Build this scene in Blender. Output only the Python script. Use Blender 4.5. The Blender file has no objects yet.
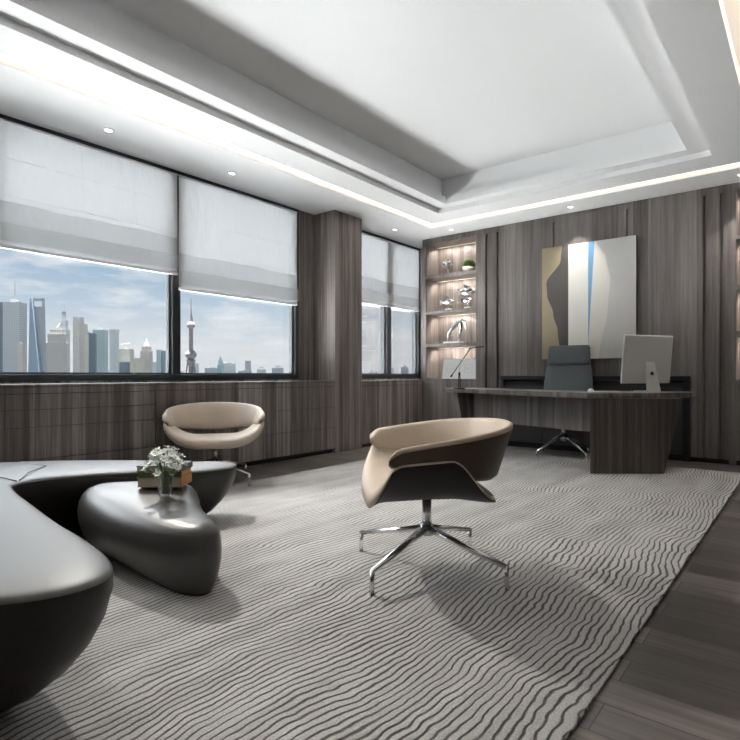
import bpy, bmesh, math, random
from mathutils import Vector, Matrix
random.seed(7)
S = bpy.context.scene
COL = S.collection
# ------------------------------------------------------------------ camera
YAW = math.atan2(442, 551)
cd = bpy.data.cameras.new('camera'); cam = bpy.data.objects.new('camera', cd); COL.objects.link(cam)
cam.location = (0, 0, .94); cam.rotation_euler = (math.pi/2, 0, YAW)
cd.sensor_width = 36; cd.sensor_fit = 'HORIZONTAL'; cd.lens = 36*551/740
cd.shift_y = 5/740; cd.clip_start = .02; cd.clip_end = 6000
S.camera = cam
# ------------------------------------------------------------------ exposure
vs = S.view_settings
S.display_settings.display_device = 'sRGB'
vs.view_transform = 'Standard'; vs.look = 'None'; vs.gamma = 1; vs.use_curve_mapping = False
vs.exposure = 1.38
# ------------------------------------------------------------------ sky
W = bpy.data.worlds.new('sky'); S.world = W; W.use_nodes = True
nt = W.node_tree; N = nt.nodes; L = nt.links
for n in list(N): N.remove(n)
def wn(t, **k):
    n = N.new(t)
    for a, b in k.items(): setattr(n, a, b)
    return n
tc = wn('ShaderNodeTexCoord'); sep = wn('ShaderNodeSeparateXYZ'); L.new(tc.outputs['Generated'], sep.inputs[0])
r1 = wn('ShaderNodeValToRGB'); L.new(sep.outputs['Z'], r1.inputs[0])
e = r1.color_ramp.elements
e[0].position = 0; e[0].color = (.60, .63, .655, 1)
e[1].position = .22; e[1].color = (.25, .38, .52, 1)
x = e.new(.05); x.color = (.64, .665, .685, 1)
x = e.new(.12); x.color = (.45, .54, .63, 1)
mp = wn('ShaderNodeMapping'); mp.inputs['Scale'].default_value = (2.2, 2.2, 9); L.new(tc.outputs['Generated'], mp.inputs[0])
no = wn('ShaderNodeTexNoise'); no.inputs['Scale'].default_value = 4.2; no.inputs['Detail'].default_value = 8; no.inputs['Roughness'].default_value = .58
L.new(mp.outputs[0], no.inputs['Vector'])
r2 = wn('ShaderNodeValToRGB'); L.new(no.outputs[0], r2.inputs[0]); r2.color_ramp.elements[0].position = .46; r2.color_ramp.elements[1].position = .74
mx = wn('ShaderNodeMix', data_type='RGBA'); L.new(r2.outputs[0], mx.inputs[0]); L.new(r1.outputs[0], mx.inputs[6]); mx.inputs[7].default_value = (.76, .77, .78, 1)
# bright patch added to window-side sky, above the panes' view, to light the room
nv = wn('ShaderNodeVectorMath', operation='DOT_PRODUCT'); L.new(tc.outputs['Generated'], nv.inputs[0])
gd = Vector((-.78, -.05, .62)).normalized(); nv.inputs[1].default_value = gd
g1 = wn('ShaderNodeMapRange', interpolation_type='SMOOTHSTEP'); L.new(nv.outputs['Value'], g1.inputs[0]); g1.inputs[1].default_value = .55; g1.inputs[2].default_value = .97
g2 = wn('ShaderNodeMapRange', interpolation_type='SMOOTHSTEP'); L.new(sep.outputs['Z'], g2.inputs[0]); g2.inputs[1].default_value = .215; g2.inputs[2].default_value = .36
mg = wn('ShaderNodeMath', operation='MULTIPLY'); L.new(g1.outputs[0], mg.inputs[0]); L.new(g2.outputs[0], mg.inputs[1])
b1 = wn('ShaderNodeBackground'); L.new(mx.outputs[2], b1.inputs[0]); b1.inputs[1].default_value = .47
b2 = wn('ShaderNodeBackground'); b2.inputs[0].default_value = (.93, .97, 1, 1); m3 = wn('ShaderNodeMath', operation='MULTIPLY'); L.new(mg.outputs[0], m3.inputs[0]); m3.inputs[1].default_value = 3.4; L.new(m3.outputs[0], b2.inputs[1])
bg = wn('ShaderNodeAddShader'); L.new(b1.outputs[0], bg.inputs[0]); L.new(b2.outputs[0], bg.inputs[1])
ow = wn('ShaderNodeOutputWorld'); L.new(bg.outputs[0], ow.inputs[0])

# ------------------------------------------------------------------ noon sun, almost overhead, added to bounce light off the ground
sd = bpy.data.lights.new('sun', 'SUN'); sd.energy = 42; sd.angle = .02; sd.color = (1, .985, .96)
sun = bpy.data.objects.new('sun', sd); COL.objects.link(sun); sun.rotation_euler = (0, math.radians(-5), 0); sun.location = (0, 0, 30)
# ------------------------------------------------------------------ materials
def new_mat(name):
    m = bpy.data.materials.new(name); m.use_nodes = True
    return m, m.node_tree.nodes, m.node_tree.links, m.node_tree.nodes['Principled BSDF']
def mat(name, col, rough=.5, metal=0, spec=.5, emit=None, es=0, coat=0, noise=0, nscale=20, bump=0, bscale=200, sheen=0, trans=0, alpha=1, ior=1.45):
    m, n, l, p = new_mat(name)
    p.inputs['Base Color'].default_value = (*col, 1); p.inputs['Roughness'].default_value = rough
    p.inputs['Metallic'].default_value = metal; p.inputs['Specular IOR Level'].default_value = spec
    p.inputs['Coat Weight'].default_value = coat; p.inputs['Sheen Weight'].default_value = sheen
    p.inputs['Transmission Weight'].default_value = trans; p.inputs['IOR'].default_value = ior
    if emit: p.inputs['Emission Color'].default_value = (*emit, 1); p.inputs['Emission Strength'].default_value = es
    g = n.new('ShaderNodeNewGeometry')
    if noise:
        t = n.new('ShaderNodeTexNoise'); t.inputs['Scale'].default_value = nscale; t.inputs['Detail'].default_value = 4
        l.new(g.outputs['Position'], t.inputs['Vector'])
        x = n.new('ShaderNodeMix'); x.data_type = 'RGBA'; l.new(t.outputs[0], x.inputs[0])
        x.inputs[6].default_value = (*[c*(1-noise) for c in col], 1); x.inputs[7].default_value = (*[min(1, c*(1+noise)) for c in col], 1)
        l.new(x.outputs[2], p.inputs['Base Color'])
    if bump:
        t = n.new('ShaderNodeTexNoise'); t.inputs['Scale'].default_value = bscale; t.inputs['Detail'].default_value = 3
        l.new(g.outputs['Position'], t.inputs['Vector'])
        b = n.new('ShaderNodeBump'); b.inputs['Strength'].default_value = bump; b.inputs['Distance'].default_value = .003
        l.new(t.outputs[0], b.inputs['Height']); l.new(b.outputs[0], p.inputs['Normal'])
    return m
def wood(name, dark, mid, light, horiz=False, rough=.42, plank=.115, seed=0, contrast=1):
    """veneer with upright grain: strips of changing tone, fine streaks"""
    m, n, l, p = new_mat(name)
    g = n.new('ShaderNodeNewGeometry'); s = n.new('ShaderNodeSeparateXYZ'); l.new(g.outputs['Position'], s.inputs[0])
    def M(op, a, b=None, c=None):
        q = n.new('ShaderNodeMath'); q.operation = op
        for i, v in enumerate((a, b, c)):
            if v is None: continue
            if isinstance(v, (int, float)): q.inputs[i].default_value = v
            else: l.new(v, q.inputs[i])
        return q.outputs[0]
    c = M('ADD', M('ADD', s.outputs['X'], s.outputs['Y']), seed + 20.0)
    h = s.outputs['Z']
    if horiz: c, h = M('ADD', s.outputs['Z'], seed+3.0), c
    def wnoise(v):
        q = n.new('ShaderNodeTexWhiteNoise'); q.noise_dimensions = '1D'; l.new(v, q.inputs['W']); return q.outputs['Value']
    w1 = wnoise(M('FLOOR', M('DIVIDE', c, plank))); w2 = wnoise(M('FLOOR', M('DIVIDE', c, plank*.37)))
    cv = n.new('ShaderNodeCombineXYZ'); l.new(M('MULTIPLY', c, 26.0), cv.inputs[0]); l.new(M('MULTIPLY', h, .8), cv.inputs[1])
    l.new(M('MULTIPLY', w1, 7.0), cv.inputs[2])
    t1 = n.new('ShaderNodeTexNoise'); t1.inputs['Scale'].default_value = 1; t1.inputs['Detail'].default_value = 5; t1.inputs['Roughness'].default_value = .62; l.new(cv.outputs[0], t1.inputs['Vector'])
    cv2 = n.new('ShaderNodeCombineXYZ'); l.new(M('MULTIPLY', c, 150.0), cv2.inputs[0]); l.new(M('MULTIPLY', h, 2.6), cv2.inputs[1])
    t2 = n.new('ShaderNodeTexNoise'); t2.inputs['Scale'].default_value = 1; t2.inputs['Detail'].default_value = 2; l.new(cv2.outputs[0], t2.inputs['Vector'])
    f = M('ADD', M('MULTIPLY', w1, .42*contrast), M('MULTIPLY', w2, .20*contrast))
    f = M('ADD', f, M('MULTIPLY', M('SUBTRACT', t1.outputs[0], .5), 1.25*contrast))
    f = M('ADD', f, M('MULTIPLY', M('SUBTRACT', t2.outputs[0], .5), .45*contrast))
    f = M('ADD', f, .5 - .31*contrast)
    r = n.new('ShaderNodeValToRGB'); l.new(f, r.inputs[0]); e = r.color_ramp.elements
    e[0].position = .12; e[0].color = (*dark, 1); e[1].position = .9; e[1].color = (*light, 1); e.new(.5).color = (*mid, 1)
    l.new(r.outputs[0], p.inputs['Base Color']); p.inputs['Roughness'].default_value = rough
    b = n.new('ShaderNodeBump'); b.inputs['Strength'].default_value = .12; b.inputs['Distance'].default_value = .002
    l.new(t2.outputs[0], b.inputs['Height']); l.new(b.outputs[0], p.inputs['Normal'])
    return m
WOOD = wood('grey_brown_veneer', (.095, .076, .070), (.190, .162, .151), (.34, .305, .288), contrast=1.2, plank=.10)
WOODW = wood('grey_veneer', (.078, .067, .063), (.155, .139, .132), (.26, .238, .228), seed=5, plank=.16, contrast=.85)
WOODN = wood('lit_niche_veneer', (.14, .118, .108), (.26, .228, .212), (.40, .36, .34), seed=2, plank=.09)  # shelf-light brightness partly put into this lighter veneer colour
WOODD = wood('desk_veneer', (.085, .074, .070), (.165, .148, .140), (.26, .24, .228), seed=3, rough=.35, plank=.07)
WHITE = mat('ceiling_paint', (.87, .875, .88), .7, spec=.2)
BLACK = mat('black_metal', (.018, .019, .021), .35)
FRAME = mat('dark_window_frame', (.030, .035, .040), .3)
SASH = mat('sash_grey', (.06, .066, .07), .35)
CHROME = mat('chrome', (.80, .80, .81), .24, metal=1)
TAN = mat('tan_leather', (.58, .485, .39), .45, noise=.06, nscale=6, bump=.15, bscale=400)
TAND = mat('brown_shell', (.11, .078, .056), .5, noise=.05, nscale=8)
DARKSHELL = mat('charcoal_shell', (.027, .024, .022), .5)
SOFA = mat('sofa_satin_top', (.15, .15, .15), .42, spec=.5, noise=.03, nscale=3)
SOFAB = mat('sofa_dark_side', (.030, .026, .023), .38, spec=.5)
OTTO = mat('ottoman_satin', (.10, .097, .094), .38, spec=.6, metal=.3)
GREYLEATHER = mat('slate_leather', (.105, .125, .138), .45, bump=.1, bscale=300)
ALU = mat('brushed_silver', (.66, .66, .66), .4, metal=.25)
PLASTIC = mat('white_plastic', (.75, .75, .75), .4)
SILVER = mat('polished_silver', (.72, .73, .74), .2, metal=1)
CERAM = mat('cream_ceramic', (.62, .60, .56), .5)
GREEN = mat('leaf_green', (.12, .22, .04), .5, noise=.3, nscale=60)
STEM = mat('stem_green', (.10, .20, .05), .5)
PETAL = mat('white_petal', (.88, .89, .86), .6)
LEDW = mat('warm_led', (.9, .8, .65), .5, emit=(1, .84, .66), es=2.5)
LEDS = mat('shelf_led', (.9, .8, .65), .5, emit=(1, .86, .70), es=.12)
LEDC = mat('downlight_glow', (.9, .9, .9), .5, emit=(1, .97, .92), es=2.2)
DGREY = mat('dark_grey_lacquer', (.052, .052, .055), .4)

def floor_mat():
    m, n, l, p = new_mat('dark_oak_boards')
    g = n.new('ShaderNodeNewGeometry')
    mpn = n.new('ShaderNodeMapping'); l.new(g.outputs['Position'], mpn.inputs[0])
    br = n.new('ShaderNodeTexBrick'); l.new(mpn.outputs[0], br.inputs['Vector'])
    br.inputs['Scale'].default_value = 1; br.inputs['Brick Width'].default_value = 1.25; br.inputs['Row Height'].default_value = .15
    br.inputs['Mortar Size'].default_value = .002; br.offset = .37
    br.inputs['Color1'].default_value = (.045, .038, .034, 1); br.inputs['Color2'].default_value = (.19, .168, .155, 1); br.inputs['Mortar'].default_value = (.01, .01, .01, 1)
    mp2 = n.new('ShaderNodeMapping'); mp2.inputs['Scale'].default_value = (2, 45, 1); l.new(g.outputs['Position'], mp2.inputs[0])
    t = n.new('ShaderNodeTexNoise'); t.inputs['Scale'].default_value = 1; t.inputs['Detail'].default_value = 4; l.new(mp2.outputs[0], t.inputs['Vector'])
    x = n.new('ShaderNodeMix'); x.data_type = 'RGBA'; x.blend_type = 'MULTIPLY'; x.inputs[0].default_value = .6
    r = n.new('ShaderNodeValToRGB'); r.color_ramp.elements[0].color = (.45, .45, .45, 1); r.color_ramp.elements[1].color = (1.5, 1.5, 1.5, 1); r.color_ramp.elements[0].position = .3; r.color_ramp.elements[1].position = .7
    l.new(t.outputs[0], r.inputs[0]); l.new(br.outputs['Color'], x.inputs[6]); l.new(r.outputs[0], x.inputs[7]); l.new(x.outputs[2], p.inputs['Base Color'])
    p.inputs['Roughness'].default_value = .28
    return m
def rug_mat():
    """pale grey pile with thin dark wavering lines that run away along y"""
    m, n, l, p = new_mat('wavy_rug')
    g = n.new('ShaderNodeNewGeometry'); s = n.new('ShaderNodeSeparateXYZ'); l.new(g.outputs['Position'], s.inputs[0])
    def M(op, a, b=None):
        q = n.new('ShaderNodeMath'); q.operation = op
        for i, v in enumerate((a, b)):
            if v is None: continue
            if isinstance(v, (int, float)): q.inputs[i].default_value = v
            else: l.new(v, q.inputs[i])
        return q.outputs[0]
    def noise(sx, sy, det, off=0):
        mm = n.new('ShaderNodeMapping'); mm.inputs['Scale'].default_value = (sx, sy, 1); mm.inputs['Location'].default_value = (off, off, 0)
        l.new(g.outputs['Position'], mm.inputs[0]); t = n.new('ShaderNodeTexNoise'); t.inputs['Scale'].default_value = 1; t.inputs['Detail'].default_value = det
        l.new(mm.outputs[0], t.inputs['Vector']); return t.outputs[0]
    big = noise(.9, .8, 2); med = noise(3.0, 4.5, 2, 4); fine = noise(14, 16, 2, 9)
    c = M('ADD', s.outputs['X'], M('MULTIPLY', M('SUBTRACT', big, .5), .35))
    c = M('ADD', c, M('MULTIPLY', M('SUBTRACT', med, .5), .055)); c = M('ADD', c, M('MULTIPLY', M('SUBTRACT', fine, .5), .016))
    ph = M('FRACT', M('DIVIDE', M('ADD', c, 20.0), .0275))
    tri = M('ABSOLUTE', M('SUBTRACT', ph, .5))          # 0 on the line
    wid = noise(6, 3, 2, 30)
    ln = n.new('ShaderNodeMapRange'); ln.interpolation_type = 'SMOOTHSTEP'; l.new(tri, ln.inputs[0])
    l.new(M('MULTIPLY', wid, .10), ln.inputs[1]); l.new(M('ADD', M('MULTIPLY', wid, .36), .02), ln.inputs[2])
    ln.inputs[3].default_value = 0; ln.inputs[4].default_value = 1
    tone = noise(9, .7, 3, 50); pile = noise(160, 160, 2)
    base = n.new('ShaderNodeMix'); base.data_type = 'RGBA'; l.new(tone, base.inputs[0])
    base.inputs[6].default_value = (.31, .302, .292, 1); base.inputs[7].default_value = (.60, .592, .58, 1)
    pm = n.new('ShaderNodeMix'); pm.data_type = 'RGBA'; pm.blend_type = 'MULTIPLY'; pm.inputs[0].default_value = .5
    pr = n.new('ShaderNodeValToRGB'); pr.color_ramp.elements[0].color = (.55, .55, .55, 1); pr.color_ramp.elements[1].color = (1.3, 1.3, 1.3, 1); pr.color_ramp.elements[0].position = .3; pr.color_ramp.elements[1].position = .7
    l.new(pile, pr.inputs[0]); l.new(base.outputs[2], pm.inputs[6]); l.new(pr.outputs[0], pm.inputs[7])
    cm = n.new('ShaderNodeMix'); cm.data_type = 'RGBA'; l.new(ln.outputs[0], cm.inputs[0]); cm.inputs[6].default_value = (.105, .10, .095, 1); l.new(pm.outputs[2], cm.inputs[7])
    l.new(cm.outputs[2], p.inputs['Base Color']); p.inputs['Roughness'].default_value = .8; p.inputs['Specular IOR Level'].default_value = .25
    b = n.new('ShaderNodeBump'); b.inputs['Strength'].default_value = .6; b.inputs['Distance'].default_value = .006
    l.new(M('ADD', ln.outputs[0], M('MULTIPLY', pile, .3)), b.inputs['Height']); l.new(b.outputs[0], p.inputs['Normal'])
    return m
def blind_mat(name='blind_fabric', sheer=0):
    m, n, l, p = new_mat(name); n.remove(p)
    o = n['Material Output']
    a = n.new('ShaderNodeBsdfDiffuse'); a.inputs[0].default_value = (.70, .70, .70, 1)
    t = n.new('ShaderNodeBsdfTranslucent'); t.inputs[0].default_value = (.135, .141, .148, 1)
    g = n.new('ShaderNodeNewGeometry')
    mm = n.new('ShaderNodeMapping'); mm.inputs['Scale'].default_value = (3, 5, 1.6); l.new(g.outputs['Position'], mm.inputs[0])
    no = n.new('ShaderNodeTexNoise'); no.inputs['Scale'].default_value = 2; no.inputs['Detail'].default_value = 5; l.new(mm.outputs[0], no.inputs['Vector'])
    b = n.new('ShaderNodeBump'); b.inputs['Strength'].default_value = .5; b.inputs['Distance'].default_value = .03; l.new(no.outputs[0], b.inputs['Height'])
    l.new(b.outputs[0], a.inputs['Normal']); l.new(b.outputs[0], t.inputs['Normal'])
    x = n.new('ShaderNodeMixShader'); x.inputs[0].default_value = .42; l.new(a.outputs[0], x.inputs[1]); l.new(t.outputs[0], x.inputs[2])
    tr = n.new('ShaderNodeBsdfTransparent'); y = n.new('ShaderNodeMixShader'); y.inputs[0].default_value = sheer
    l.new(x.outputs[0], y.inputs[1]); l.new(tr.outputs[0], y.inputs[2]); l.new(y.outputs[0], o.inputs[0])
    return m
def glass_mat(name='window_glass', tint=(.96, .97, .975), k=.10):
    m, n, l, p = new_mat(name); n.remove(p); o = n['Material Output']
    t = n.new('ShaderNodeBsdfTransparent'); t.inputs[0].default_value = (*tint, 1)
    g = n.new('ShaderNodeBsdfGlossy'); g.inputs['Roughness'].default_value = .02
    f = n.new('ShaderNodeFresnel'); f.inputs[0].default_value = 1.35
    mu = n.new('ShaderNodeMath'); mu.operation = 'MULTIPLY'; mu.inputs[1].default_value = k*4; l.new(f.outputs[0], mu.inputs[0])
    x = n.new('ShaderNodeMixShader'); l.new(mu.outputs[0], x.inputs[0]); l.new(t.outputs[0], x.inputs[1]); l.new(g.outputs[0], x.inputs[2]); l.new(x.outputs[0], o.inputs[0])
    return m
FLOOR, RUG, BLIND, GLASS = floor_mat(), rug_mat(), blind_mat(), glass_mat()
BLINDF = blind_mat('blind_fold_fabric', .66)
VGLASS = glass_mat('vase_glass', (.97, .98, .98), .16)

# ------------------------------------------------------------------ mesh helpers
def box(bm, x0, x1, y0, y1, z0, z1, rot=0, c=None, mi=0):
    vs_ = [bm.verts.new((x, y, z)) for z in (z0, z1) for x, y in ((x0, y0), (x1, y0), (x1, y1), (x0, y1))]
    for f in ((3, 2, 1, 0), (4, 5, 6, 7), (0, 1, 5, 4), (1, 2, 6, 5), (2, 3, 7, 6), (3, 0, 4, 7)):
        bm.faces.new([vs_[i] for i in f]).material_index = mi
    if rot:
        bmesh.ops.rotate(bm, verts=vs_, cent=c or Vector(((x0+x1)/2, (y0+y1)/2, 0)), matrix=Matrix.Rotation(rot, 3, 'Z'))
    return vs_
def prism(bm, pts, z0, z1, mi=0, top=None):
    a = [bm.verts.new((x, y, z0)) for x, y in pts]; b = [bm.verts.new((x, y, z1)) for x, y in (top or pts)]
    k = len(pts)
    bm.faces.new(a[::-1]).material_index = mi; bm.faces.new(b).material_index = mi
    for i in range(k): bm.faces.new((a[i], a[(i+1) % k], b[(i+1) % k], b[i])).material_index = mi
def lathe(bm, prof, n=24, c=(0, 0, 0), caps=True):
    rings = []
    for r, z in prof: rings.append([bm.verts.new((c[0]+r*math.cos(2*math.pi*i/n), c[1]+r*math.sin(2*math.pi*i/n), c[2]+z)) for i in range(n)])
    for a, b in zip(rings, rings[1:]):
        for i in range(n): bm.faces.new((a[i], a[(i+1) % n], b[(i+1) % n], b[i]))
    if caps: bm.faces.new(rings[0][::-1]); bm.faces.new(rings[-1])
def tube(bm, pts, rad, n=10, flat=1.0):
    """swept tube; rad a number or a list; flat squashes the section"""
    P = [Vector(p) for p in pts]; rings = []
    up = Vector((0, 0, 1))
    for i, p in enumerate(P):
        t = (P[min(i+1, len(P)-1)]-P[max(i-1, 0)]).normalized()
        s = t.cross(up)
        if s.length < .1: s = t.cross(Vector((1, 0, 0)))
        s.normalize(); v = s.cross(t).normalized()
        r = rad[i] if isinstance(rad, (list, tuple)) else rad
        rings.append([bm.verts.new(p+s*r*flat*math.cos(2*math.pi*j/n)+v*r*math.sin(2*math.pi*j/n)) for j in range(n)])
    for a, b in zip(rings, rings[1:]):
        for j in range(n): bm.faces.new((a[j], a[(j+1) % n], b[(j+1) % n], b[j]))
    bm.faces.new(rings[0][::-1]); bm.faces.new(rings[-1])
def ball(bm, c, r, sc=(1, 1, 1), u=12, v=8, rot=None):
    m = Matrix.Translation(c) @ (rot or Matrix.Identity(4)) @ Matrix.Diagonal((r*sc[0], r*sc[1], r*sc[2], 1))
    bmesh.ops.create_uvsphere(bm, u_segments=u, v_segments=v, radius=1, matrix=m)
def obj(name, bm, ms, parent=None, smooth=False, bevel=0, sub=0, seg=2):
    bmesh.ops.recalc_face_normals(bm, faces=bm.faces)
    me = bpy.data.meshes.new(name); bm.to_mesh(me); bm.free()
    for m in (ms if isinstance(ms, (list, tuple)) else [ms]): me.materials.append(m)
    o = bpy.data.objects.new(name, me); COL.objects.link(o)
    if smooth:
        for p in me.polygons: p.use_smooth = True
    if bevel:
        b = o.modifiers.new('bevel', 'BEVEL'); b.width = bevel; b.segments = seg; b.limit_method = 'ANGLE'; b.angle_limit = math.radians(40)
    if sub:
        b = o.modifiers.new('sub', 'SUBSURF'); b.levels = sub; b.render_levels = sub
    if parent: o.parent = parent
    return o
def tag(o, label, cat, group=None, kind=None):
    if label: o['label'] = label
    if cat: o['category'] = cat
    if group: o['group'] = group
    if kind: o['kind'] = kind
    return o
def thing(name, label, cat, loc=(0, 0, 0), rz=0, group=None):
    o = bpy.data.objects.new(name, None); COL.objects.link(o); o.location = loc; o.rotation_euler = (0, 0, rz); o.empty_display_size = .1
    return tag(o, label, cat, group)
def struct(name, bm, m, parent=None, **k):
    o = obj(name, bm, m, parent, **k)
    if not parent: o['kind'] = 'structure'
    return o
def dup(root, loc, rz=0, label=None, scale=None):
    r = root.copy(); COL.objects.link(r); r.location = loc; r.rotation_euler = (0, 0, rz)
    if label: r['label'] = label
    for ch in list(root.children):
        c = ch.copy(); COL.objects.link(c); c.parent = r
        for g in ch.children:
            q = g.copy(); COL.objects.link(q); q.parent = c
    return r
def B(): return bmesh.new()

# ------------------------------------------------------------------ room shell
XW, XC, YB, H = -4.85, -4.5, 6.85, 2.94       # window plane, cabinet front, panelled wall, ceiling
XR, YN = 1.3, -2.6
bm = B(); box(bm, XW-.2, XR+.1, YN-.1, 7.5, -.12, 0); struct('floor', bm, FLOOR)
# window wall: dwarf wall, piers
bm = B(); Y1a, Y1b, Y2a, Y2b = -.13, 4.66, 5.50, 7.31
box(bm, XW-.115, XW, YN, 7.5, 0, .892)
for a, b in ((YN, Y1a), (Y1b, Y2a), (Y2b, 7.5)): box(bm, XW-.115, XW, a, b, .892, H)
struct('wall_left', bm, WOOD)
bm = B(); box(bm, XW, XC, 4.933, 5.446, 0, H); struct('trim_1', bm, WOOD, bevel=.004)
# panelled back wall with battens and a recess for the low cabinet
PB = {'l': B(), 'm': B(), 'r': B()}
cuts = [-3.55, -3.475, -3.445, -3.31, -3.275, -3.235, -2.54, -2.52, -1.68, -1.66, -1.03, -.915, -.885, -.765, -.73, -.68]
gro = {1, 3, 6, 8, 11, 13}
CX0, CX1, CZ = -3.235, -1.03, .93
def wallseg(a, b, y0, z0, z1):
    box(bm, a, b, y0, 7.3, z0, z1)
for i in range(len(cuts)-1):
    a, b = cuts[i], cuts[i+1]; y0 = YB+(.03 if i in gro else 0)
    bm = PB['l' if b <= CX0 else 'r' if a >= CX1 else 'm']
    wallseg(a, b, y0, CZ+.001 if bm is PB['m'] else .05, 2.86)
struct('trim_3', PB['l'], WOODW); struct('trim_4', PB['r'], WOODW); struct('trim_5', PB['m'], WOODW)
bm = B(); wallseg(-3.55, -.68, YB, 2.86, H); struct('trim_6', bm, WOODW)
bm = B(); wallseg(-3.55, CX0, YB+.04, 0, .05); wallseg(CX1, -.68, YB+.04, 0, .05); struct('baseboard_back', bm, BLACK)
bm = B(); box(bm, XW, XR, 7.3, 7.4, 0, H); struct('wall_back', bm, WOODW)
bm = B(); box(bm, .27, XR, YB, 7.3, 0, H); struct('trim_2', bm, WOODW)
bm = B(); box(bm, XR, XR+.1, YN, 7.4, 0, H); struct('wall_right', bm, WOODW)
bm = B(); box(bm, XW-.2, XR+.1, YN-.1, YN, 0, H); struct('wall_front', bm, WOODW)

# ------------------------------------------------------------------ ceiling with stepped tray and light slot
bm = B()
OX0, OX1, OY0, OY1 = XW-.2, XR+.1, YN-.1, 7.5
def ring(o, i, z0, z1):
    (a, b, c, d_), (p, q, r, s) = o, i
    box(bm, a, b, c, r, z0, z1); box(bm, a, b, s, d_, z0, z1); box(bm, a, p, r, s, z0, z1); box(bm, q, b, r, s, z0, z1)
slot_o = (-4.06, -.26, -1.75, 6.38); slot_i = (-3.93, -.39, -1.62, 6.21)
t1 = (-3.61, -.71, -1.3, 5.86); t2 = (-3.43, -.89, -1.12, 5.72); t3 = (-3.56, -.76, -1.25, 5.85)
full = (OX0, OX1, OY0, OY1)
ring(full, slot_o, H, 3.04)
ring(slot_i, t1, H, 2.992)
ring(slot_i, t2, 2.992, 3.04)
ring(full, t2, 3.04, 3.08)
ring(full, t3, 3.08, 3.345)
box(bm, *full, 3.345, 3.42)
struct('ceiling', bm, WHITE)

# ------------------------------------------------------------------ windows
def window(name, y0, y1, mulls, sashes):
    w = bpy.data.objects.new(name, None); COL.objects.link(w); w['kind'] = 'structure'; w.location = (XW, y0, .892)
    def P(n, bm, m, **k):
        bmesh.ops.translate(bm, verts=bm.verts, vec=(-XW, -y0, -.892)); return obj(n, bm, m, w, **k)
    bm = B(); d0, d1 = XW-.11, XW+.01
    box(bm, d0, d1, y0, y1, .892, .945); box(bm, d0, d1, y0, y1, 2.872, H)
    box(bm, d0, d1, y0, y0+.06, .945, 2.885); box(bm, d0, d1, y1-.055, y1, .945, 2.885)
    for a, b in mulls: box(bm, d0, d1, a, b, .945, 2.885)
    P('window_frame', bm, FRAME, bevel=.003)
    edges = [y0+.06]+[v for ab in mulls for v in ab]+[y1-.055]
    for a, b in zip(edges[::2], edges[1::2]):
        bm = B(); s0, s1 = XW-.08, XW-.03
        box(bm, s0, s1, a, b, .945, .962); box(bm, s0, s1, a, b, 2.865, 2.885)
        box(bm, s0, s1, a, a+.022, .962, 2.865); box(bm, s0, s1, b-.022, b, .962, 2.865)
        P('sash', bm, SASH)
        bm = B(); box(bm, XW-.060, XW-.054, a+.02, b-.02, .96, 2.87)
        P('glass', bm, GLASS)
window('window_1', Y1a, Y1b, [(1.40, 1.485), (2.975, 3.06)], 3)
window('window_2', Y2a, Y2b, [(6.44, 6.54)], 2)

# ------------------------------------------------------------------ roman blinds
def blind(y0, y1, zb, label):
    t = thing('roman_blind', label, 'blind', (XW+.026, y0, zb), 0, 'roman blinds on the window wall')
    w = y1-y0; hgt = 2.892-zb; nx, nz = 46, 30
    def sheet(z0, z1, x, amp, seed, slope=0, wavy=0):
        bm = B(); g = []
        for j in range(nz+1):
            row = []
            for i in range(nx+1):
                y = w*i/nx; q = j/nz
                top = z1 + (wavy*(math.sin(y*5+seed)+.6*math.sin(y*13+seed*2)) if wavy else 0)
                z = z0+(top-z0)*q
                xx = x+slope*(1-q)+amp*(math.sin(y*7+z*5+seed)+.6*math.sin(y*19-z*9+seed))
                row.append(bm.verts.new((xx, y, z)))
            g.append(row)
        for j in range(nz):
            for i in range(nx): bm.faces.new((g[j][i], g[j][i+1], g[j+1][i+1], g[j+1][i]))
        return bm
    obj('fabric', sheet(0, hgt, 0, .0022, y0), BLIND, t, smooth=True)
    obj('fold', sheet(.015, .34, .014, .0015, y0+1, .012, .006), BLINDF, t, smooth=True)
    obj('fold', sheet(.03, .17, .036, .0015, y0+2, .006, .001), BLINDF, t, smooth=True)
    for zz in (.365+.02, .675):
        if zz < hgt-.1:
            bm = B(); box(bm, .002, .005, 0, w, zz, zz+.003); obj('seam', bm, BLIND, t)
    bm = B(); box(bm, -.010, .012, .0, w, -.022, .004); obj('hem_bar', bm, PLASTIC, t, bevel=.003)
    bm = B(); box(bm, -.010, .010, 0, w, hgt-.006, hgt+.004); obj('head_rail', bm, PLASTIC, t)
blind(-.06, 1.47, 1.90, 'roman blind furthest left on the window wall, almost out of the picture')
blind(1.50, 3.012, 1.932, 'white roman blind over the leftmost large window pane, beside the city towers')
blind(3.03, 4.61, 1.793, 'white roman blind hanging a little lower, above the needle-shaped tower with balls')
blind(5.56, 7.24, 1.955, 'roman blind on the small far window between column and bookcase')

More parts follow.
